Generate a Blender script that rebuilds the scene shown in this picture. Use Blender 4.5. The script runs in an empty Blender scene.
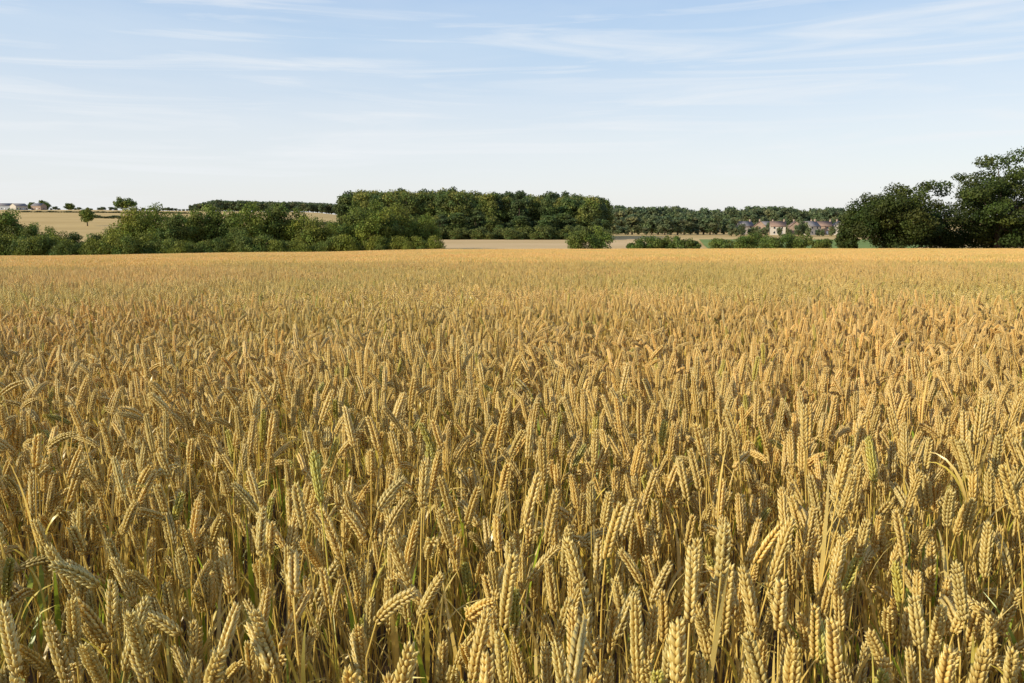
import bpy, math, numpy as np
from mathutils import Matrix, Vector, Euler
rng=np.random.default_rng(7)
scene=bpy.context.scene
scene.view_settings.view_transform='Standard'
scene.view_settings.look='None'
scene.view_settings.exposure=0

# ------------------------------------------------------------ helpers
def make_mesh(name,V,F,C=None,mat=None,smooth=False):
    V=np.asarray(V,dtype=np.float32); F=np.asarray(F,dtype=np.int32)
    me=bpy.data.meshes.new(name)
    k=F.shape[1]
    me.vertices.add(len(V)); me.vertices.foreach_set('co',V.ravel())
    me.loops.add(F.size); me.loops.foreach_set('vertex_index',F.ravel())
    me.polygons.add(len(F)); me.polygons.foreach_set('loop_start',np.arange(0,F.size,k,dtype=np.int32))
    if smooth: me.polygons.foreach_set('use_smooth',np.ones(len(F),dtype=bool))
    if C is not None:
        a=me.color_attributes.new('col','FLOAT_COLOR','POINT')
        c4=np.ones((len(V),4),dtype=np.float32); c4[:,:3]=C
        a.data.foreach_set('color',c4.ravel())
    me.update(calc_edges=True)
    if mat: me.materials.append(mat)
    return me
def link(name,me,parent=None,loc=(0,0,0)):
    o=bpy.data.objects.new(name,me); scene.collection.objects.link(o)
    o.location=loc
    if parent: o.parent=parent
    return o
def merge(parts):
    V=[];F=[];C=[];n=0
    for v,f,c in parts:
        V.append(v);F.append(f+n);C.append(np.broadcast_to(c,(len(v),3)));n+=len(v)
    return np.vstack(V),np.vstack(F),np.vstack(C)

# ------------------------------------------------------------ terrain
CAMZ=1.53
D=np.array([0,50,100,150,190,250,350,500,700,900,1300,2500,6000.])
ZL=np.array([0,-2.0,-4.2,-6.5,-9.0,-9.6,-8.2,-4.0,4.5,11.2,10,6,0.])
ZLC=np.array([0,-1.85,-3.8,-5.8,-7.6,-8.4,-8.0,-5.5,2.5,9.0,9.5,6,0.])
ZC=np.array([0,-1.75,-3.5,-5.2,-5.9,-6.6,-7.2,-8,-9,-9,-8,-5,0.])
ZR=np.array([0,-1.7,-3.45,-5.1,-6.3,-7.0,-7.4,-8,-9,-9,-8,-5,0.])
def H(X,Y):
    X=np.asarray(X,float);Y=np.asarray(Y,float)
    d=np.clip(Y,0,None)
    u=np.clip(X/np.maximum(Y,1.0),-0.64,0.7)
    zs=[np.interp(d,D,z) for z in (ZL,ZLC,ZC,ZR)]
    us=[-0.62,-0.27,-0.08,0.4]
    out=np.where(u<us[0],zs[0],0.0)
    for i in range(3):
        t=np.clip((u-us[i])/(us[i+1]-us[i]),0,1); t=t*t*(3-2*t)
        m=(u>=us[i])&(u<us[i+1])
        out=np.where(m,zs[i]*(1-t)+zs[i+1]*t,out)
    out=np.where(u>=us[3],zs[3],out)
    return out

# ------------------------------------------------------------ materials
def N(nt,t,**k):
    n=nt.nodes.new(t)
    for a,b in k.items(): setattr(n,a,b)
    return n
def foliage_mat(name,transl=0.25,rough=0.6,noise_scale=0.25,c0=(0.75,0.8,0.8),c1=(1.2,1.15,1.1),spec=0.25,noise2=None):
    m=bpy.data.materials.new(name); m.use_nodes=True; nt=m.node_tree; nt.nodes.clear()
    out=N(nt,'ShaderNodeOutputMaterial'); mix=N(nt,'ShaderNodeMixShader'); mix.inputs[0].default_value=transl
    p=N(nt,'ShaderNodeBsdfPrincipled'); p.inputs['Roughness'].default_value=rough; p.inputs['Specular IOR Level'].default_value=spec
    tr=N(nt,'ShaderNodeBsdfTranslucent')
    at=N(nt,'ShaderNodeAttribute',attribute_name='col')
    geo=N(nt,'ShaderNodeNewGeometry')
    no=N(nt,'ShaderNodeTexNoise'); no.inputs['Scale'].default_value=noise_scale; no.inputs['Detail'].default_value=4
    nt.links.new(geo.outputs['Position'],no.inputs['Vector'])
    rp=N(nt,'ShaderNodeValToRGB'); rp.color_ramp.elements[0].position=0.36; rp.color_ramp.elements[1].position=0.62
    rp.color_ramp.elements[0].color=(*c0,1); rp.color_ramp.elements[1].color=(*c1,1)
    nt.links.new(no.outputs['Fac'],rp.inputs[0])
    mu=N(nt,'ShaderNodeMix',data_type='RGBA',blend_type='MULTIPLY'); mu.inputs[0].default_value=1
    nt.links.new(at.outputs['Color'],mu.inputs[6]); nt.links.new(rp.outputs[0],mu.inputs[7])
    col=mu.outputs[2]
    if noise2:
        n2=N(nt,'ShaderNodeTexNoise'); n2.inputs['Scale'].default_value=noise2; n2.inputs['Detail'].default_value=3
        nt.links.new(geo.outputs['Position'],n2.inputs['Vector'])
        r2=N(nt,'ShaderNodeValToRGB'); r2.color_ramp.elements[0].position=0.3; r2.color_ramp.elements[1].position=0.7
        r2.color_ramp.elements[0].color=(0.90,0.87,0.80,1); r2.color_ramp.elements[1].color=(1.06,1.06,1.06,1)
        nt.links.new(n2.outputs['Fac'],r2.inputs[0])
        m2=N(nt,'ShaderNodeMix',data_type='RGBA',blend_type='MULTIPLY'); m2.inputs[0].default_value=1
        nt.links.new(col,m2.inputs[6]); nt.links.new(r2.outputs[0],m2.inputs[7]); col=m2.outputs[2]
    nt.links.new(col,p.inputs['Base Color']); nt.links.new(col,tr.inputs['Color'])
    nt.links.new(p.outputs[0],mix.inputs[1]); nt.links.new(tr.outputs[0],mix.inputs[2]); nt.links.new(mix.outputs[0],out.inputs[0])
    return m
def ground_mat(name,ca,cb,scale,rough=0.9,scale2=None,bump=0.0):
    m=bpy.data.materials.new(name); m.use_nodes=True; nt=m.node_tree
    p=nt.nodes['Principled BSDF']; p.inputs['Roughness'].default_value=rough; p.inputs['Specular IOR Level'].default_value=0.1
    geo=N(nt,'ShaderNodeNewGeometry'); no=N(nt,'ShaderNodeTexNoise'); no.inputs['Scale'].default_value=scale; no.inputs['Detail'].default_value=8; no.inputs['Roughness'].default_value=0.65
    mp=N(nt,'ShaderNodeMapping'); mp.inputs['Scale'].default_value=(0.4,1,1); mp.inputs['Rotation'].default_value=(0,0,0.15)
    nt.links.new(geo.outputs['Position'],mp.inputs[0]); nt.links.new(mp.outputs[0],no.inputs['Vector'])
    rp=N(nt,'ShaderNodeValToRGB'); rp.color_ramp.elements[0].position=0.35; rp.color_ramp.elements[1].position=0.65
    rp.color_ramp.elements[0].color=(*ca,1); rp.color_ramp.elements[1].color=(*cb,1)
    nt.links.new(no.outputs['Fac'],rp.inputs[0]); nt.links.new(rp.outputs[0],p.inputs['Base Color'])
    if bump:
        b=N(nt,'ShaderNodeBump'); b.inputs['Strength'].default_value=bump; nt.links.new(no.outputs['Fac'],b.inputs['Height']); nt.links.new(b.outputs[0],p.inputs['Normal'])
    return m
M_wheat=foliage_mat('wheat_straw',0.32,0.36,0.16,(0.90,0.98,0.86),(1.07,1.03,1.04),0.7,noise2=1.1)
M_leaf=foliage_mat('tree_foliage',0.28,0.6,0.12,(0.75,0.82,0.9),(1.2,1.15,1.0),0.2)
M_bark=ground_mat('bark',(0.05,0.035,0.022),(0.11,0.085,0.06),3)
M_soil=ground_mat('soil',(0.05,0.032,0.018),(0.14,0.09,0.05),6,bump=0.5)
M_ground=ground_mat('dry_fields',(0.46,0.31,0.12),(0.62,0.44,0.19),0.02)
M_meadow=ground_mat('meadow_grass',(0.14,0.21,0.045),(0.22,0.27,0.08),0.06)
M_stub=ground_mat('stubble',(0.54,0.37,0.17),(0.66,0.46,0.24),0.05)

# ------------------------------------------------------------ ground sheets
def polar_ground():
    rs=np.concatenate([[0.5],np.geomspace(2,6000,150)])
    th=np.radians(np.arange(0,360,1.5))
    R,T=np.meshgrid(rs,th,indexing='ij')
    X=R*np.sin(T);Y=R*np.cos(T);Z=H(X,Y)-0.03
    V=np.stack([X,Y,Z],-1).reshape(-1,3); nr,nt_=R.shape
    i,j=np.meshgrid(np.arange(nr-1),np.arange(nt_),indexing='ij')
    j2=(j+1)%nt_
    F=np.stack([i*nt_+j,i*nt_+j2,(i+1)*nt_+j2,(i+1)*nt_+j],-1).reshape(-1,4)[:, ::-1]
    V=np.vstack([V,[[0,0,-0.03]]])
    me=make_mesh('ground',V,F,mat=M_ground,smooth=True)
    return link('ground',me)
polar_ground()
def sheet(name,c00,c10,c11,c01,mat,dz,n=60):
    s,t=np.meshgrid(np.linspace(0,1,n),np.linspace(0,1,n),indexing='ij')
    c=[np.array(a,float) for a in (c00,c10,c11,c01)]
    P=((1-s)*(1-t))[...,None]*c[0]+(s*(1-t))[...,None]*c[1]+(s*t)[...,None]*c[2]+((1-s)*t)[...,None]*c[3]
    Z=H(P[...,0],P[...,1])+dz
    V=np.concatenate([P,Z[...,None]],-1).reshape(-1,3)
    i,j=np.meshgrid(np.arange(n-1),np.arange(n-1),indexing='ij')
    F=np.stack([i*n+j,(i+1)*n+j,(i+1)*n+j+1,i*n+j+1],-1).reshape(-1,4)
    return link(name,make_mesh(name,V,F,mat=mat,smooth=True))
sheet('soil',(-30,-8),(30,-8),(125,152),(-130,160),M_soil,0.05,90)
sheet('meadow',(46,185),(86,185),(190,335),(78,335),M_meadow,0.12)
sheet('stubble_field',(-30,170),(44,170),(70,340),(-60,340),M_stub,0.15)

# ------------------------------------------------------------ instancing via geometry nodes
def instancer(name,protos,pts,idx,rot,scl):
    me=bpy.data.meshes.new(name); n=len(pts)
    me.vertices.add(n); me.vertices.foreach_set('co',np.asarray(pts,np.float32).ravel())
    a=me.attributes.new('pick','INT','POINT'); a.data.foreach_set('value',np.asarray(idx,np.int32))
    a=me.attributes.new('rotv','FLOAT_VECTOR','POINT'); a.data.foreach_set('vector',np.asarray(rot,np.float32).ravel())
    a=me.attributes.new('sclv','FLOAT_VECTOR','POINT'); a.data.foreach_set('vector',np.asarray(scl,np.float32).ravel())
    ob=link(name,me)
    col=bpy.data.collections.new(name+'_parts')
    for i,m in enumerate(protos):
        o=bpy.data.objects.new('%s_part_%02d'%(name,i),m); o.parent=ob; col.objects.link(o)
    g=bpy.data.node_groups.new(name+'_nodes','GeometryNodeTree')
    g.interface.new_socket('Geometry',in_out='INPUT',socket_type='NodeSocketGeometry')
    g.interface.new_socket('Geometry',in_out='OUTPUT',socket_type='NodeSocketGeometry')
    gi=g.nodes.new('NodeGroupInput');go=g.nodes.new('NodeGroupOutput')
    ci=g.nodes.new('GeometryNodeCollectionInfo'); ci.inputs[0].default_value=col
    ci.inputs['Separate Children'].default_value=True; ci.inputs['Reset Children'].default_value=True
    ip=g.nodes.new('GeometryNodeInstanceOnPoints'); ip.inputs['Pick Instance'].default_value=True
    def at(nm,t):
        x=g.nodes.new('GeometryNodeInputNamedAttribute'); x.data_type=t; x.inputs[0].default_value=nm; return x.outputs['Attribute']
    g.links.new(gi.outputs[0],ip.inputs['Points']); g.links.new(ci.outputs[0],ip.inputs['Instance'])
    g.links.new(at('pick','INT'),ip.inputs['Instance Index'])
    er=g.nodes.new('FunctionNodeEulerToRotation'); g.links.new(at('rotv','FLOAT_VECTOR'),er.inputs[0]); g.links.new(er.outputs[0],ip.inputs['Rotation'])
    g.links.new(at('sclv','FLOAT_VECTOR'),ip.inputs['Scale'])
    g.links.new(ip.outputs[0],go.inputs[0])
    md=ob.modifiers.new('scatter','NODES'); md.node_group=g
    return ob

# ------------------------------------------------------------ wheat
def spindle(L,r,rings,ns,flat=1.0):
    V=[[0,0,0]];F=[]
    for t,k in rings:
        for j in range(ns):
            a=2*math.pi*j/ns; V.append([r*k*math.cos(a),r*k*math.sin(a)*flat,t*L])
    V.append([0,0,L]); last=len(V)-1
    for j in range(ns): F.append([0,1+(j+1)%ns,1+j])
    for q in range(len(rings)-1):
        b=1+q*ns
        for j in range(ns):
            j2=(j+1)%ns
            F.append([b+j,b+j2,b+ns+j2]);F.append([b+j,b+ns+j2,b+ns+j])
    b=1+(len(rings)-1)*ns
    for j in range(ns): F.append([b+j,b+(j+1)%ns,last])
    return np.array(V,float),np.array(F,int)
def orient(V,d):
    d=Vector(d).normalized(); q=Vector((0,0,1)).rotation_difference(d).to_matrix()
    return V@np.array(q).T
def build_ear(lod,L):
    parts=[]
    base=np.array([0.96,0.70,0.24])
    if lod==2:
        base=np.array([0.94,0.645,0.23])
        V,F=spindle(L,0.0090,[(0.2,1),(0.75,0.8)],4,0.8); return V,F,np.broadcast_to(base,V.shape).copy()
    nsp=int(round(L/0.0053)) if lod==0 else 9
    for i in range(nsp):
        t=i/(nsp-1); side=1 if i%2 else -1
        s=(0.80+0.60*math.sin(math.pi*min(1,t*0.85+0.12)))*rng.uniform(0.86,1.12)
        ks=(-1,0,1) if lod==0 else (0,)
        for k in ks:
            if lod==0: V,F=spindle(0.0130*s*(0.95 if k else 1.1),0.0025*s,[(0.22,0.85),(0.55,1.0),(0.8,0.45)],5,0.85)
            else: V,F=spindle(0.020*s,0.0054*s,[(0.4,1.0)],4,0.9)
            V=orient(V,(side*rng.uniform(0.28,0.46)*(1 if k==0 else 0.6),k*0.36+rng.uniform(-.06,.06),1))
            V=V+np.array([side*0.0024,k*0.0024,0.004+t*(L-0.016)])
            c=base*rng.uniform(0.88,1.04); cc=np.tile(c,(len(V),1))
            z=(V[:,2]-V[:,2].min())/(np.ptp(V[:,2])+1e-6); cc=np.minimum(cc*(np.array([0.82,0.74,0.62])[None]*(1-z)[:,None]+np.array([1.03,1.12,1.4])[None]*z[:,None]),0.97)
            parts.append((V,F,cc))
            if lod==0 and k==0 and t>0.5 and rng.random()<0.5:
                tip=V[-1]; al=rng.uniform(0.003,0.010)
                dd=np.array([side*0.3,rng.uniform(-.2,.2),1.0])*al
                A=np.array([tip+[0.0003,0,-0.002],tip+[-0.0003,0,-0.002],tip+dd]); parts.append((A,np.array([[0,1,2]]),base))
    V,F=spindle(0.013,0.0026 if lod==0 else 0.005,[(0.4,1.0)],5,0.8); V=V+np.array([0,0,L-0.012]); parts.append((V,F,base))
    return merge(parts)
def build_plant(lod):
    Hs=rng.uniform(0.67,0.92); L=rng.uniform(0.08,0.125)
    a=rng.uniform(0,0.18); nod=rng.choice([rng.uniform(0,0.22),rng.uniform(0.22,0.7),rng.uniform(0.8,1.8)],p=[0.54,0.33,0.13])
    s=np.linspace(0,Hs+L+0.02,90); ds=s[1]-s[0]
    th=a*(s/Hs)+nod*0.55*np.clip((s-(Hs-0.10))/0.10,0,1)**2+nod*0.45*np.clip((s-Hs)/L,0,1)
    cx=np.concatenate([[0],np.cumsum(np.sin(th[:-1])*ds)]); cz=np.concatenate([[0],np.cumsum(np.cos(th[:-1])*ds)])
    def bend(V):
        z=np.clip(V[:,2],0,s[-1]); t=np.interp(z,s,th); x0=np.interp(z,s,cx); z0=np.interp(z,s,cz)
        return np.stack([x0+V[:,0]*np.cos(t),V[:,1],z0-V[:,0]*np.sin(t)],1)
    parts=[]
    V,F,C=build_ear(lod,L); ang=rng.uniform(0,6.28); R=np.array([[math.cos(ang),-math.sin(ang),0],[math.sin(ang),math.cos(ang),0],[0,0,1]])
    wid=rng.uniform(0.92,1.22); V=V*np.array([wid,wid,1])
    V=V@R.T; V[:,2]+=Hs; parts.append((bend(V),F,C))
    zz={0:[0,.2,.4,.55,.65,.72,.78,.86,.93,1.0],1:[0.2,0.6,0.85,1.0],2:[0.45,1.0]}[lod]; ns={0:4,1:3,2:2}[lod]
    r={0:0.0015,1:0.0018,2:0.003}[lod]
    V=[];F=[]
    for i,t in enumerate(zz):
        for j in range(ns):
            q=2*math.pi*j/ns; V.append([r*math.cos(q),r*math.sin(q),t*Hs+ (0.004 if t==1 else 0)])
    for i in range(len(zz)-1):
        for j in range(ns if ns>2 else 1):
            j2=(j+1)%ns; b=i*ns
            F.append([b+j,b+j2,b+ns+j2]);F.append([b+j,b+ns+j2,b+ns+j])
    V=np.array(V); t=V[:,2:3]/Hs
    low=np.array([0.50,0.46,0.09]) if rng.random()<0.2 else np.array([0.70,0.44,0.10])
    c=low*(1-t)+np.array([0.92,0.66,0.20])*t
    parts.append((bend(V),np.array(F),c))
    nl={0:rng.integers(2,4),1:rng.integers(1,3),2:1 if rng.random()<0.4 else 0}[lod]
    for q in range(nl):
        h0=Hs*rng.choice([0.72,0.80,0.6,0.45,0.3]); Lf=rng.uniform(0.12,0.26); w=rng.uniform(0.0030,0.0055)*(1.5 if lod==2 else 1)
        az=rng.uniform(0,6.28); e0=rng.uniform(0.10,0.45); droop=rng.uniform(0.1,2.2); n={0:8,1:4,2:2}[lod]
        g=rng.random()+(0.12 if lod==2 else 0)
        if g<0.09: w*=1.5; Lf*=1.15; droop*=0.5
        x=0.001;z=h0;V=[];tw=rng.uniform(-1.5,1.5)
        for i in range(n+1):
            t=i/n; e=e0+droop*t*t
            ww=w*(1-t**2.2)*(0.5+0.5*min(1,t*5)) if i<n else 0.0003
            la=tw*t
            dx=math.cos(la)*ww; nx=math.sin(la)*ww
            for sg in (-1,1): V.append([x+sg*nx*math.cos(e),sg*dx,z-sg*nx*math.sin(e)])
            x+=math.sin(e)*Lf/n; z+=math.cos(e)*Lf/n
        V=np.array(V)
        F=[]
        for i in range(n):
            b=2*i;F+= [[b,b+1,b+3],[b,b+3,b+2]]
        R=np.array([[math.cos(az),-math.sin(az),0],[math.sin(az),math.cos(az),0],[0,0,1]])
        V=V@R.T; x0=np.interp(h0,s,cx); V[:,0]+=x0; V[:,2]+=np.interp(h0,s,cz)-h0
        c=np.array([0.40,0.47,0.05]) if g<0.09 else (np.array([0.88,0.67,0.13]) if g<0.35 else np.array([0.92,0.66,0.22]))
        parts.append((V,np.array(F),c*rng.uniform(0.85,1.03)))
    return merge(parts)
def build_tile(lod,size,dens,nvar,name):
    vs=[build_plant(lod) for _ in range(nvar)]
    n=int(size*size*dens); P=[]
    which=rng.integers(0,nvar,n)
    m=int(math.ceil(math.sqrt(n))); gx,gy=np.meshgrid(np.arange(m),np.arange(m)); pos=np.stack([gx.ravel(),gy.ravel()],1)[rng.permutation(m*m)[:n]]
    pos=(pos+rng.uniform(-0.7,1.7,(n,2)))/m*size-size/2
    ph=rng.uniform(0,6.28,8)
    def field(p,a,b): # smooth variation that wraps at the patch edge
        w=2*math.pi/size
        return 0.6*np.sin(w*p[:,0]+ph[a])*np.cos(w*p[:,1]+ph[b])+0.5*np.sin(2*w*p[:,1]+ph[a+1])*np.cos(2*w*p[:,0]+ph[b+1])
    for k in range(nvar):
        V,F,C=vs[k]; idx=np.where(which==k)[0]; q=len(idx)
        if q==0: continue
        pp=pos[idx]
        az=rng.uniform(0,2*math.pi,q); sc=rng.normal(0.99,0.06,q)+0.05*field(pp,0,2); sc=np.clip(sc,0.74,1.12)
        ta=rng.normal(0,0.07,q)+0.13*field(pp,2,4); tb=rng.normal(0,0.07,q)+0.13*field(pp,4,6)
        ca,sa=np.cos(az),np.sin(az)
        x=V[None,:,0]*ca[:,None]-V[None,:,1]*sa[:,None]; y=V[None,:,0]*sa[:,None]+V[None,:,1]*ca[:,None]; z=np.repeat(V[None,:,2],q,0)
        x=x+z*ta[:,None]; y=y+z*tb[:,None]; z=z*(sc[:,None])
        W=np.stack([x+pp[:,0][:,None],y+pp[:,1][:,None],z],-1).reshape(-1,3)
        FF=(F[None]+(np.arange(q)*len(V))[:,None,None]).reshape(-1,3)
        tint=rng.uniform(0.84,1.04,(q,1))*np.ones((q,3)); red=rng.normal(0,0.02,q); tint[:,0]*=1+red; tint[:,2]*=1-2*red
        gr=rng.random(q)<0.04; tint[gr]*=np.array([0.80,0.92,0.65])
        CC=np.minimum((C[None]*tint[:,None,:]).reshape(-1,3),0.97)
        P.append((W,FF,CC))
    V,F,C=merge(P)
    return make_mesh(name,V,F,C,M_wheat,smooth=(lod<2))
protos=[build_tile(0,1.0,260,22,'wheat_patch_near_%d'%i) for i in range(6)]
protos+=[build_tile(1,2.0,275,14,'wheat_patch_mid_%d'%i) for i in range(4)]
protos+=[build_tile(2,4.0,270,14,'wheat_patch_far_%d'%i) for i in range(4)]
def edge(x): return 150+ (8 if x<-30 else 0)
pts=[];idx=[];rot=[];scl=[]
def add_tile(cx,cy,size,lo,hi):
    z=float(H(cx,cy)); e=0.5
    sx=float(H(cx+e,cy)-H(cx-e,cy)); sy=float(H(cx,cy+e)-H(cx,cy-e))
    n=Vector((-sx,-sy,1)).normalized()
    q=Vector((0,0,1)).rotation_difference(n).to_matrix()@Matrix.Rotation(math.pi/2*rng.integers(0,4),3,'Z')
    e=q.to_euler()
    # gentle swells in crop height across the field
    sw=0.035*math.sin(cx*0.33+cy*0.11)*math.cos(cy*0.21-cx*0.07)+0.02*math.sin(cy*0.9+cx*0.4)
    pts.append((cx,cy,z)); idx.append(int(rng.integers(lo,hi))); rot.append(tuple(e)); s=rng.uniform(0.98,1.02)+sw; scl.append((1.01,1.01,s))
for cy in np.arange(-1.5,8,1):
    w=0.72*max(cy,0)+3.0
    for cx in np.arange(-10.5,11,1):
        if abs(cx)<w: add_tile(cx,cy,1,0,6)
for cy in np.arange(9,28,2):
    w=0.70*cy+4
    for cx in np.arange(-41,42,2):
        if abs(cx)<w: add_tile(cx,cy,2,6,10)
for cy in np.arange(30,164,4):
    w=0.70*cy+8
    for cx in np.arange(-158,160,4):
        if abs(cx)<w and cy<edge(cx): add_tile(cx,cy,4,10,14)
instancer('wheat_field',protos,pts,idx,rot,scl)

# ------------------------------------------------------------ trees
def tube(p0,p1,r0,r1,ns=6):
    p0=np.array(p0,float);p1=np.array(p1,float);d=p1-p0
    V=[]
    q=np.array(Vector((0,0,1)).rotation_difference(Vector(d).normalized()).to_matrix())
    for p,r in ((p0,r0),(p1,r1)):
        for j in range(ns):
            a=2*math.pi*j/ns; V.append(p+q@np.array([r*math.cos(a),r*math.sin(a),0]))
    F=[[j,(j+1)%ns,ns+(j+1)%ns,ns+j] for j in range(ns)]
    return np.array(V),np.array(F)
def tree_mesh(name,Ht,W,nleaf,leaf,crown_lo=0.15,nlobe=38,lobe=(0.13,0.24),col=(0.085,0.12,0.025),shape='round',bush=False,seed=0,flat=0.75,rmax=0.85):
    r=np.random.default_rng(seed)
    cz=Ht*(1+crown_lo)/2; rz=Ht*(1-crown_lo)/2; rx=W/2
    cen=[]
    while len(cen)<nlobe:
        d=r.normal(size=3); d/=np.linalg.norm(d); rad=r.uniform(0.35,rmax)
        p=d*rad
        k=1-0.35*abs(p[2]) if shape=='tall' else 1
        cen.append(np.array([p[0]*rx*k,p[1]*rx*k,cz+p[2]*rz]))
    cen=np.array(cen); lr=r.uniform(lobe[0],lobe[1],nlobe)*min(W,Ht*1.2)
    bark=[]
    tr=max(0.12,Ht*0.028)
    if not bush:
        top=np.array([r.normal(0,0.2),r.normal(0,0.2),Ht*0.5]); mid=np.array([r.normal(0,.1),r.normal(0,.1),Ht*0.22])
        bark.append(tube((0,0,-0.3),mid,tr*1.3,tr)); bark.append(tube(mid,top,tr,tr*0.6))
        for i in r.permutation(nlobe)[:min(nlobe,40)]:
            t=r.uniform(0,1); st=mid*(1-t)+top*t; en=cen[i]; mm=(st+en)/2+np.array([0,0,-0.03*Ht])+r.normal(0,0.02*Ht,3)
            bark.append(tube(st,mm,tr*0.42,tr*0.28,5)); bark.append(tube(mm,en,tr*0.28,tr*0.08,5))
    w=lr**2; w/=w.sum(); li=r.choice(nlobe,nleaf,p=w)
    d=r.normal(size=(nleaf,3)); d/=np.linalg.norm(d,axis=1,keepdims=True)
    rad=np.clip(r.normal(0.85,0.2,nleaf),0.1,1.35)
    P=cen[li]+d*np.array([1,1,flat])*(lr[li]*rad)[:,None]
    P+=r.normal(0,0.25*leaf,P.shape)
    P[:,2]=np.maximum(P[:,2],0.15)
    nrm=d*0.9+r.normal(0,0.55,d.shape)+np.array([0,0,0.2]); nrm/=np.linalg.norm(nrm,axis=1,keepdims=True)
    a=np.cross(nrm,r.normal(size=d.shape)); a/=np.linalg.norm(a,axis=1,keepdims=True); b=np.cross(nrm,a)
    sz=leaf*r.uniform(0.6,1.3,(nleaf,1)); 
    k=nrm*sz*0.25
    Vl=np.stack([P-a*sz,P-b*sz*0.55+k,P+a*sz,P+b*sz*0.55-k],1).reshape(-1,3)
    Fl=np.arange(nleaf*4).reshape(-1,4)
    lc=r.uniform(0.70,1.2,(nlobe,1))*np.ones((nlobe,3)); lc[:,0]*=r.uniform(0.85,1.2,nlobe)
    Cl=np.array(col)*lc[li]*r.uniform(0.7,1.3,(nleaf,1)); Cl=np.repeat(Cl,4,0)
    parts=[(v,f,np.array([0.08,0.06,0.04])) for v,f in bark]
    nb=sum(len(f) for _,f in bark)
    parts.append((Vl,Fl,Cl))
    V,F,C=merge(parts)
    me=make_mesh(name,V,F,C,M_leaf); me.materials.append(M_bark)
    mi=np.zeros(len(F),np.int32); mi[:nb]=1; me.polygons.foreach_set('material_index',mi)
    return me
U=0.001241   # lateral metres per metre of distance for one step of bearing
def bx(b,Y): return (b-512)*U*Y
def toph(top,Y,X):
    return (218-top)/815*Y+CAMZ-float(H(X,Y))

G1=(0.17,0.205,0.034);G2=(0.13,0.17,0.036);G3=(0.20,0.225,0.04)
tp=[tree_mesh('tree_a',10,9,8000,0.20,0.05,40,(0.12,0.2),G1,seed=1),
    tree_mesh('tree_b',10,8,8000,0.20,0.03,36,(0.12,0.22),G2,seed=2),
    tree_mesh('tree_c',10,10,8500,0.20,0.05,46,(0.10,0.19),G3,seed=3),
    tree_mesh('tree_d',10,7,7000,0.20,0.05,34,(0.13,0.22),G2,shape='tall',seed=4)]
bp=[tree_mesh('shrub_a',4,5,3500,0.16,0.0,26,(0.14,0.26),G1,bush=True,seed=5),
    tree_mesh('shrub_b',4,6,4000,0.16,0.0,30,(0.12,0.24),G2,bush=True,seed=6)]
class Mass:
    def __init__(s): s.p=[];s.i=[];s.r=[];s.s=[]
    def add(s,X,Y,ht,wd,i,base=0):
        s.p.append((X,Y,float(H(X,Y))-0.2)); s.i.append(i); s.r.append((0,0,rng.uniform(0,6.28))); s.s.append((wd,wd,ht))
    def make(s,name,pr): return instancer(name,pr,s.p,s.i,s.r,s.s)
# --- tree line on the left, beyond the wheat
m=Mass()
spec=[(8,211,42),(-22,208,50),(30,224,30),(50,229,30),(70,233,30),(92,234,30),(112,229,30),(133,211,44),(154,208,40),(174,214,38),(193,211,38),(214,207,42),(238,226,30),(252,206,44),(276,205,42),(298,212,36),(314,220,36),(335,222,34),(354,209,40),(375,204,42),(385,212,36),(397,207,36),(412,216,28),(426,216,28),(232,211,36),(-50,205,50)]
for b,top,wpx in spec:
    Y=rng.uniform(178,196); X=bx(b,Y); h=toph(top,Y,X)*1.12; w=wpx/806*Y*1.05
    m.add(X,Y,h/10,w/9,int(rng.integers(0,4)))
for b in range(-40,438,7):
    Y=rng.uniform(170,177); X=bx(b,Y); h=toph(rng.uniform(232,243),Y,X)
    m.add(X,Y,h/4,h/4*rng.uniform(0.7,1.0),int(rng.integers(4,6)))
m.make('tree_line',tp+bp)
# --- central wood
wp=[tree_mesh('wood_tree_a',20,9,5000,0.42,0.04,46,(0.13,0.26),(0.105,0.14,0.042),shape='tall',seed=11),
    tree_mesh('wood_tree_b',20,11,5500,0.42,0.04,50,(0.12,0.22),(0.155,0.18,0.045),seed=12),
    tree_mesh('wood_tree_c',20,8,4500,0.42,0.04,40,(0.14,0.26),(0.08,0.115,0.042),shape='tall',seed=13),
    tree_mesh('wood_shrub',6,8,3000,0.36,0.0,30,(0.13,0.26),(0.11,0.14,0.04),bush=True,seed=14)]
m=Mass()
tops=lambda b: np.interp(b,[340,360,400,450,480,500,560,600,620],[191,188,189,187,190,192,192,195,202])
for row,Y0 in enumerate([345,355,366,378,395]):
    for b in np.arange(350+row*3,606,11.5):
        bb=b+rng.uniform(-4,4); Y=Y0+rng.uniform(-6,6); X=bx(bb,Y); h=toph(tops(bb)+rng.uniform(-1.5,3)+(9 if row==0 and rng.random()<.5 else 0),Y,X)*1.03
        m.add(X,Y,h/20,h/20*rng.uniform(0.8,1.15),1 if (bb<480 and rng.random()<.5) else int(rng.integers(0,3)))
for b in np.arange(436,606,7):
    Y=rng.uniform(325,336); X=bx(b,Y); h=toph(rng.uniform(208,226),Y,X); m.add(X,Y,h/20,h/20*1.6,int(rng.integers(0,3)))
for b in np.arange(430,610,5):
    Y=rng.uniform(318,324); X=bx(b,Y); h=rng.uniform(3,6); m.add(X,Y,h/6,h/6*1.1,3)
m.make('woodland',wp)
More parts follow.
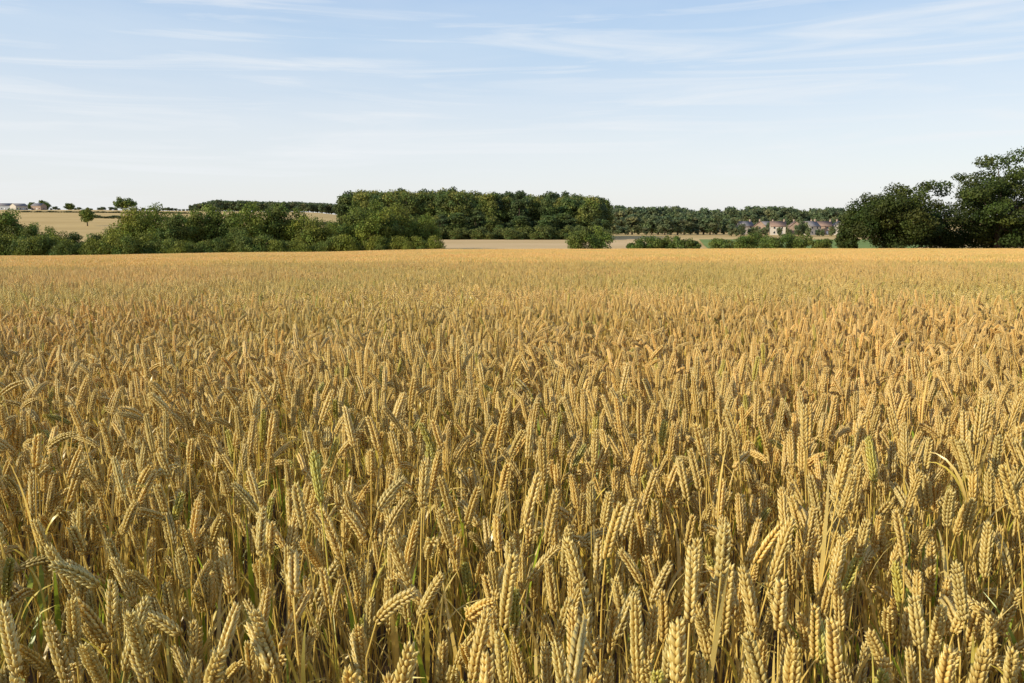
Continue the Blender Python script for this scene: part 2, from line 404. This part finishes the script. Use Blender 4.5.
# --- distant woods to the right of centre
m=Mass()
dp=[tree_mesh('far_tree_a',18,12,2200,0.75,0.02,36,(0.14,0.24),(0.13,0.16,0.075),seed=21),  # aerial haze painted into both far-tree leaf colours as a bluer base
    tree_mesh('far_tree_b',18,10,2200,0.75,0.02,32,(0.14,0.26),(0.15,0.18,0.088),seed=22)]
for row,Y0 in enumerate([560,590,625,660]):
    for b in np.arange(596,900,8):
        Y=Y0+rng.uniform(-12,12); X=bx(b+rng.uniform(-4,4),Y); top=np.interp(b,[596,640,700,760,850,900],[201,203,205,202,205,206])+rng.uniform(-1.5,5)
        if row==0: top+=rng.uniform(5,14)
        h=toph(top,Y,X); m.add(X,Y,h/18,h/18*rng.uniform(0.8,1.1),int(rng.integers(0,2)))
for b in np.arange(600,736,6.5):
    Y=rng.uniform(440,470); X=bx(b,Y); h=toph(rng.uniform(208,228),Y,X); m.add(X,Y,h/18,h/18*1.2,int(rng.integers(0,2)))
for b in np.arange(732,864,4.8):
    Y=rng.uniform(480,505) if rng.random()<.35 else rng.uniform(405,425); X=bx(b,Y); h=toph(rng.uniform(218,228),Y,X); m.add(X,Y,h/18,h/18*1.0,int(rng.integers(0,2)))
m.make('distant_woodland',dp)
# --- far left skyline wood + hedgerows
m=Mass()
for row in range(3):
    for b in np.arange(192,346,4.5):
        Y=960+row*25+rng.uniform(-8,8); X=bx(b,Y); top=np.interp(b,[190,215,290,345],[204,198,200,202])+rng.uniform(-.5,1.5)
        h=toph(top,Y,X); m.add(X,Y,h/18,h/18*1.1,int(rng.integers(0,2)))
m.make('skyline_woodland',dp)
m=Mass()
for b in np.arange(-20,200,4):
    if rng.random()<0.75:
        Y=930+rng.uniform(-8,8); X=bx(b,Y); h=rng.uniform(2.0,5.0); m.add(X,Y,h/18,h/18*2.2,int(rng.integers(0,2)))
for b in np.arange(95,350,3.2):
    Y=np.interp(b,[95,350],[640,560])+rng.uniform(-2,2); X=bx(b,Y); h=rng.uniform(1.8,3.4); m.add(X,Y,h/18,h/18*2.2,int(rng.integers(0,2)))
for b in np.arange(20,200,3):
    Y=780+rng.uniform(-2,2); X=bx(b,Y); h=rng.uniform(1.3,2.2); m.add(X,Y,h/18,h/18*3,int(rng.integers(0,2)))
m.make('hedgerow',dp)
def single(name,b,Y,top,wpx,seed,**k):
    X=bx(b,Y); h=toph(top,Y,X); w=wpx/806*Y
    me=tree_mesh(name,h,w,**k,seed=seed); o=link(name,me,loc=(X,Y,float(H(X,Y))-0.15)); return o
single('field_tree',87,520,206,13,31,nleaf=2500,leaf=0.5,col=G2,crown_lo=0.1)
single('field_tree',126,880,197,26,32,nleaf=3000,leaf=0.8,col=G2,crown_lo=0.05,lobe=(0.12,0.2))
single('field_tree',46,890,200,10,33,nleaf=2000,leaf=0.7,col=G2,crown_lo=0.05)
single('field_tree',33,900,202,9,34,nleaf=1500,leaf=0.7,col=G2,crown_lo=0.05)
single('field_tree',70,900,203,10,35,nleaf=1500,leaf=0.7,col=G2,crown_lo=0.05)
# --- bushes at the field edge
for i,(b,top,wpx,Y) in enumerate([(578,227,30,160),(598,226,34,162),(638,237,32,163),(652,234,32,166),(672,235,34,166),(692,238,28,163),(722,237,28,166),(748,234,28,176),(756,231,26,186),(774,233,34,170),(798,231,38,172),(822,237,28,168)]):
    single('hedge_bush',b,Y,top,wpx,50+i,nleaf=4000,leaf=0.17,crown_lo=0.0,nlobe=28,lobe=(0.13,0.24),col=G2,bush=True)
# --- big field oaks at the right
OC=(0.062,0.084,0.018)
single('oak_tree',893,156,183,108,71,nleaf=42000,leaf=0.22,crown_lo=0.0,nlobe=120,lobe=(0.07,0.14),col=OC,flat=0.7,rmax=0.9)
single('oak_tree',1000,158,152,160,73,nleaf=42000,leaf=0.24,crown_lo=0.02,nlobe=115,lobe=(0.055,0.11),col=OC,flat=0.6,rmax=0.95)
for i,(b,top,wpx) in enumerate([(848,226,24),(936,208,36),(952,222,36),(985,224,54),(1015,222,46),(1045,200,60)]):
    single('hedge_bush',b,160+i,top,wpx,80+i,nleaf=6000,leaf=0.2,crown_lo=0.0,nlobe=34,lobe=(0.12,0.22),col=OC,bush=True)

# ------------------------------------------------------------ buildings
def flatmat(name,c,rough=0.8,var=0.15):
    return ground_mat(name,tuple(x*(1-var) for x in c),tuple(min(1,x*(1+var)) for x in c),1.5,rough)
M_brick=flatmat('brick',(0.36,0.26,0.20)); M_render=flatmat('white_render',(0.52,0.47,0.41),0.8,0.05); M_tile=flatmat('clay_tiles',(0.27,0.18,0.14)); M_slate=flatmat('slate_tiles',(0.22,0.20,0.20))
M_metal=flatmat('barn_cladding',(0.5,0.52,0.55),0.5,0.08)
M_glass=bpy.data.materials.new('window_glass'); M_glass.use_nodes=True
M_glass.node_tree.nodes['Principled BSDF'].inputs['Base Color'].default_value=(0.03,0.04,0.05,1); M_glass.node_tree.nodes['Principled BSDF'].inputs['Roughness'].default_value=0.1
M_paint=flatmat('white_paint',(0.75,0.75,0.72),0.5,0.03)
def box(x0,x1,y0,y1,z0,z1):
    V=np.array([[x,y,z] for z in (z0,z1) for x,y in ((x0,y0),(x1,y0),(x1,y1),(x0,y1))],float)
    F=np.array([[0,3,2,1],[4,5,6,7],[0,1,5,4],[1,2,6,5],[2,3,7,6],[3,0,4,7]]); return V,F,np.zeros(3)
def building(name,X,Y,rot,L,Dp,h,rh,wall,roof,storeys=2,chim=True):
    e=bpy.data.objects.new(name,None); scene.collection.objects.link(e); e.location=(X,Y,float(H(X,Y))-0.1); e.rotation_euler=(0,0,rot)
    a,b=L/2,Dp/2
    V=np.array([[-a,-b,0],[a,-b,0],[a,b,0],[-a,b,0],[-a,-b,h],[a,-b,h],[a,b,h],[-a,b,h],[-a,0,h+rh],[a,0,h+rh]])
    me=bpy.data.meshes.new('walls'); me.from_pydata(V.tolist(),[],[(0,1,5,4),(1,2,6,9,5),(2,3,7,6),(3,0,4,8,7)]); me.materials.append(wall); link('walls',me,e)
    o=0.35; k=rh/b; t=0.18
    R=[]
    for sg in (-1,1):
        y1=sg*(b+o); z1=h-k*o
        q=np.array([[-a-o,0,h+rh+0.02],[a+o,0,h+rh+0.02],[a+o,y1,z1+0.02],[-a-o,y1,z1+0.02]]); V=np.vstack([q,q+[0,0,t]])
        R.append((V,np.array([[0,1,2,3],[4,7,6,5],[0,4,5,1],[1,5,6,2],[2,6,7,3],[3,7,4,0]]),np.zeros(3)))
    V,F,_=merge(R); link('roof',make_mesh('roof',V,F,mat=roof),e)
    W=[];FR=[]; n=max(2,int(L//3))
    for s in range(storeys):
        for i in range(n):
            x=-a+(i+0.5)*L/n; z=0.9+s*2.6
            if s==0 and i==n//2: continue
            for sg in (-1,1):
                y=sg*(b+0.02); W.append(box(x-.5,x+.5,min(y,y-sg*.05),max(y,y-sg*.05),z,z+1.2))
                y2=sg*(b+0.04); FR.append(box(x-.6,x+.6,min(y2,y2-sg*.08),max(y2,y2-sg*.08),z-.12,z-.01))
    for sg in (-1,1):
        x=sg*(a+0.02); W.append(box(min(x,x-sg*.05),max(x,x-sg*.05),-0.45,0.45,0.9+(storeys-1)*2.6,2.0+(storeys-1)*2.6))
    V,F,_=merge(W); link('windows',make_mesh('windows',V,F,mat=M_glass),e)
    V,F,_=merge(FR); link('sills',make_mesh('sills',V,F,mat=M_paint),e)
    x=-a+(n//2+0.5)*L/n; V,F,_=merge([box(x-.5,x+.5,-b-0.05,-b+.02,0.02,2.1)]); link('door',make_mesh('door',V,F,mat=M_paint),e)
    if chim:
        V,F,_=merge([box(a-1.1,a-.2,-.4,.4,h+rh*0.5,h+rh+1.1),box(a-0.95,a-.35,-.2,.2,h+rh+1.1,h+rh+1.4)]); link('chimney',make_mesh('chimney',V,F,mat=M_brick),e)
for b,Y,r,L,wall,roof,kind in [(745,465,0.3,8,M_render,M_slate,'rendered_house'),(760,460,1.3,8,M_brick,M_tile,'brick_house'),(778,455,-0.2,8,M_render,M_tile,'rendered_house'),(795,465,1.4,8,M_brick,M_tile,'brick_house'),(811,452,0.5,8,M_render,M_slate,'rendered_house'),(824,462,-0.3,8,M_brick,M_tile,'brick_house'),(839,460,1.5,8,M_render,M_slate,'rendered_house'),(768,530,0.1,8,M_brick,M_slate,'brick_house'),(806,535,-0.4,8,M_render,M_tile,'rendered_house')]:
    building(kind,bx(b,Y),Y,r,L,6.3,5.0,2.6,wall,roof)
for b,Y,r,L,wall in [(6,880,0.2,18,M_metal),(20,870,1.2,14,M_render),(40,880,-0.2,12,M_brick)]:
    building('farm_barn',bx(b,Y),Y,r,L,9,4.5,2.5,wall,M_slate,1,False)

# ------------------------------------------------------------ light + sky
EL=math.radians(23); AZ=math.radians(-121)  # clockwise from +Y
sd=Vector((math.sin(AZ)*math.cos(EL),math.cos(AZ)*math.cos(EL),math.sin(EL)))
sl=bpy.data.lights.new('sun','SUN'); sl.energy=5.0; sl.angle=math.radians(0.5); sl.color=(1.0,0.91,0.70)
so=bpy.data.objects.new('sun',sl); scene.collection.objects.link(so); so.rotation_euler=sd.to_track_quat('Z','Y').to_euler(); so.location=(-60,0,60)
w=bpy.data.worlds.new('World'); scene.world=w; w.use_nodes=True; nt=w.node_tree; nt.nodes.clear()
out=N(nt,'ShaderNodeOutputWorld'); bg=N(nt,'ShaderNodeBackground'); bg.inputs[1].default_value=0.15
sky=N(nt,'ShaderNodeTexSky',sky_type='NISHITA'); sky.sun_disc=False; sky.sun_elevation=EL; sky.sun_rotation=AZ%(2*math.pi); sky.air_density=1.0; sky.dust_density=0.8; sky.ozone_density=1.0
tc=N(nt,'ShaderNodeTexCoord')
sx=N(nt,'ShaderNodeSeparateXYZ'); nt.links.new(tc.outputs['Generated'],sx.inputs[0])
hr=N(nt,'ShaderNodeValToRGB'); hr.color_ramp.elements[0].position=0.0; hr.color_ramp.elements[0].color=(5.95,6.0,6.1,1)
hr.color_ramp.elements[1].position=0.45; hr.color_ramp.elements[1].color=(1.3,2.2,4.2,1)
for p,c in ((0.10,(5.2,5.6,6.1)),(0.20,(3.6,4.7,6.05)),(0.28,(2.5,3.8,5.8))):
    e=hr.color_ramp.elements.new(p); e.color=(*c,1)
nt.links.new(sx.outputs[2],hr.inputs[0])
hz=N(nt,'ShaderNodeMix',data_type='RGBA'); hz.inputs[0].default_value=0.8; nt.links.new(sky.outputs[0],hz.inputs[6]); nt.links.new(hr.outputs[0],hz.inputs[7])
def cloud(scale,rot,ns,lo,hi,dist,det=7,loc=(0,0,0)):
    mp=N(nt,'ShaderNodeMapping'); mp.inputs['Scale'].default_value=scale; mp.inputs['Rotation'].default_value=rot; mp.inputs['Location'].default_value=loc
    nt.links.new(tc.outputs['Generated'],mp.inputs[0])
    no=N(nt,'ShaderNodeTexNoise'); no.inputs['Scale'].default_value=ns; no.inputs['Detail'].default_value=det; no.inputs['Distortion'].default_value=dist; no.inputs['Roughness'].default_value=0.55
    nt.links.new(mp.outputs[0],no.inputs['Vector'])
    mr=N(nt,'ShaderNodeMapRange'); mr.inputs['From Min'].default_value=lo; mr.inputs['From Max'].default_value=hi
    nt.links.new(no.outputs['Fac'],mr.inputs['Value']); return mr.outputs[0]
c1=cloud((1,1,9),(0,0.05,0),1.3,0.42,0.78,0.5,6,(3,1,0))
c2=cloud((1.2,1,17),(0,-0.05,0),2.4,0.50,0.70,0.8,9,(1,5,2))
mx=N(nt,'ShaderNodeMath',operation='MULTIPLY_ADD'); nt.links.new(c1,mx.inputs[0]); mx.inputs[1].default_value=0.35
m2=N(nt,'ShaderNodeMath',operation='MULTIPLY'); nt.links.new(c2,m2.inputs[0]); m2.inputs[1].default_value=0.6
nt.links.new(m2.outputs[0],mx.inputs[2]); mx.use_clamp=True
mix=N(nt,'ShaderNodeMix',data_type='RGBA'); nt.links.new(mx.outputs[0],mix.inputs[0]); nt.links.new(hz.outputs[2],mix.inputs[6]); mix.inputs[7].default_value=(5.8,6.0,6.2,1)
nt.links.new(mix.outputs[2],bg.inputs[0]); nt.links.new(bg.outputs[0],out.inputs[0])

# ------------------------------------------------------------ camera
cd=bpy.data.cameras.new('camera'); cd.lens=28; cd.sensor_width=36; cd.clip_end=12000; cd.clip_start=0.05
co=bpy.data.objects.new('camera',cd); scene.collection.objects.link(co); co.location=(0,0,CAMZ); co.rotation_euler=(math.radians(90-8.8),0,0)
scene.camera=co
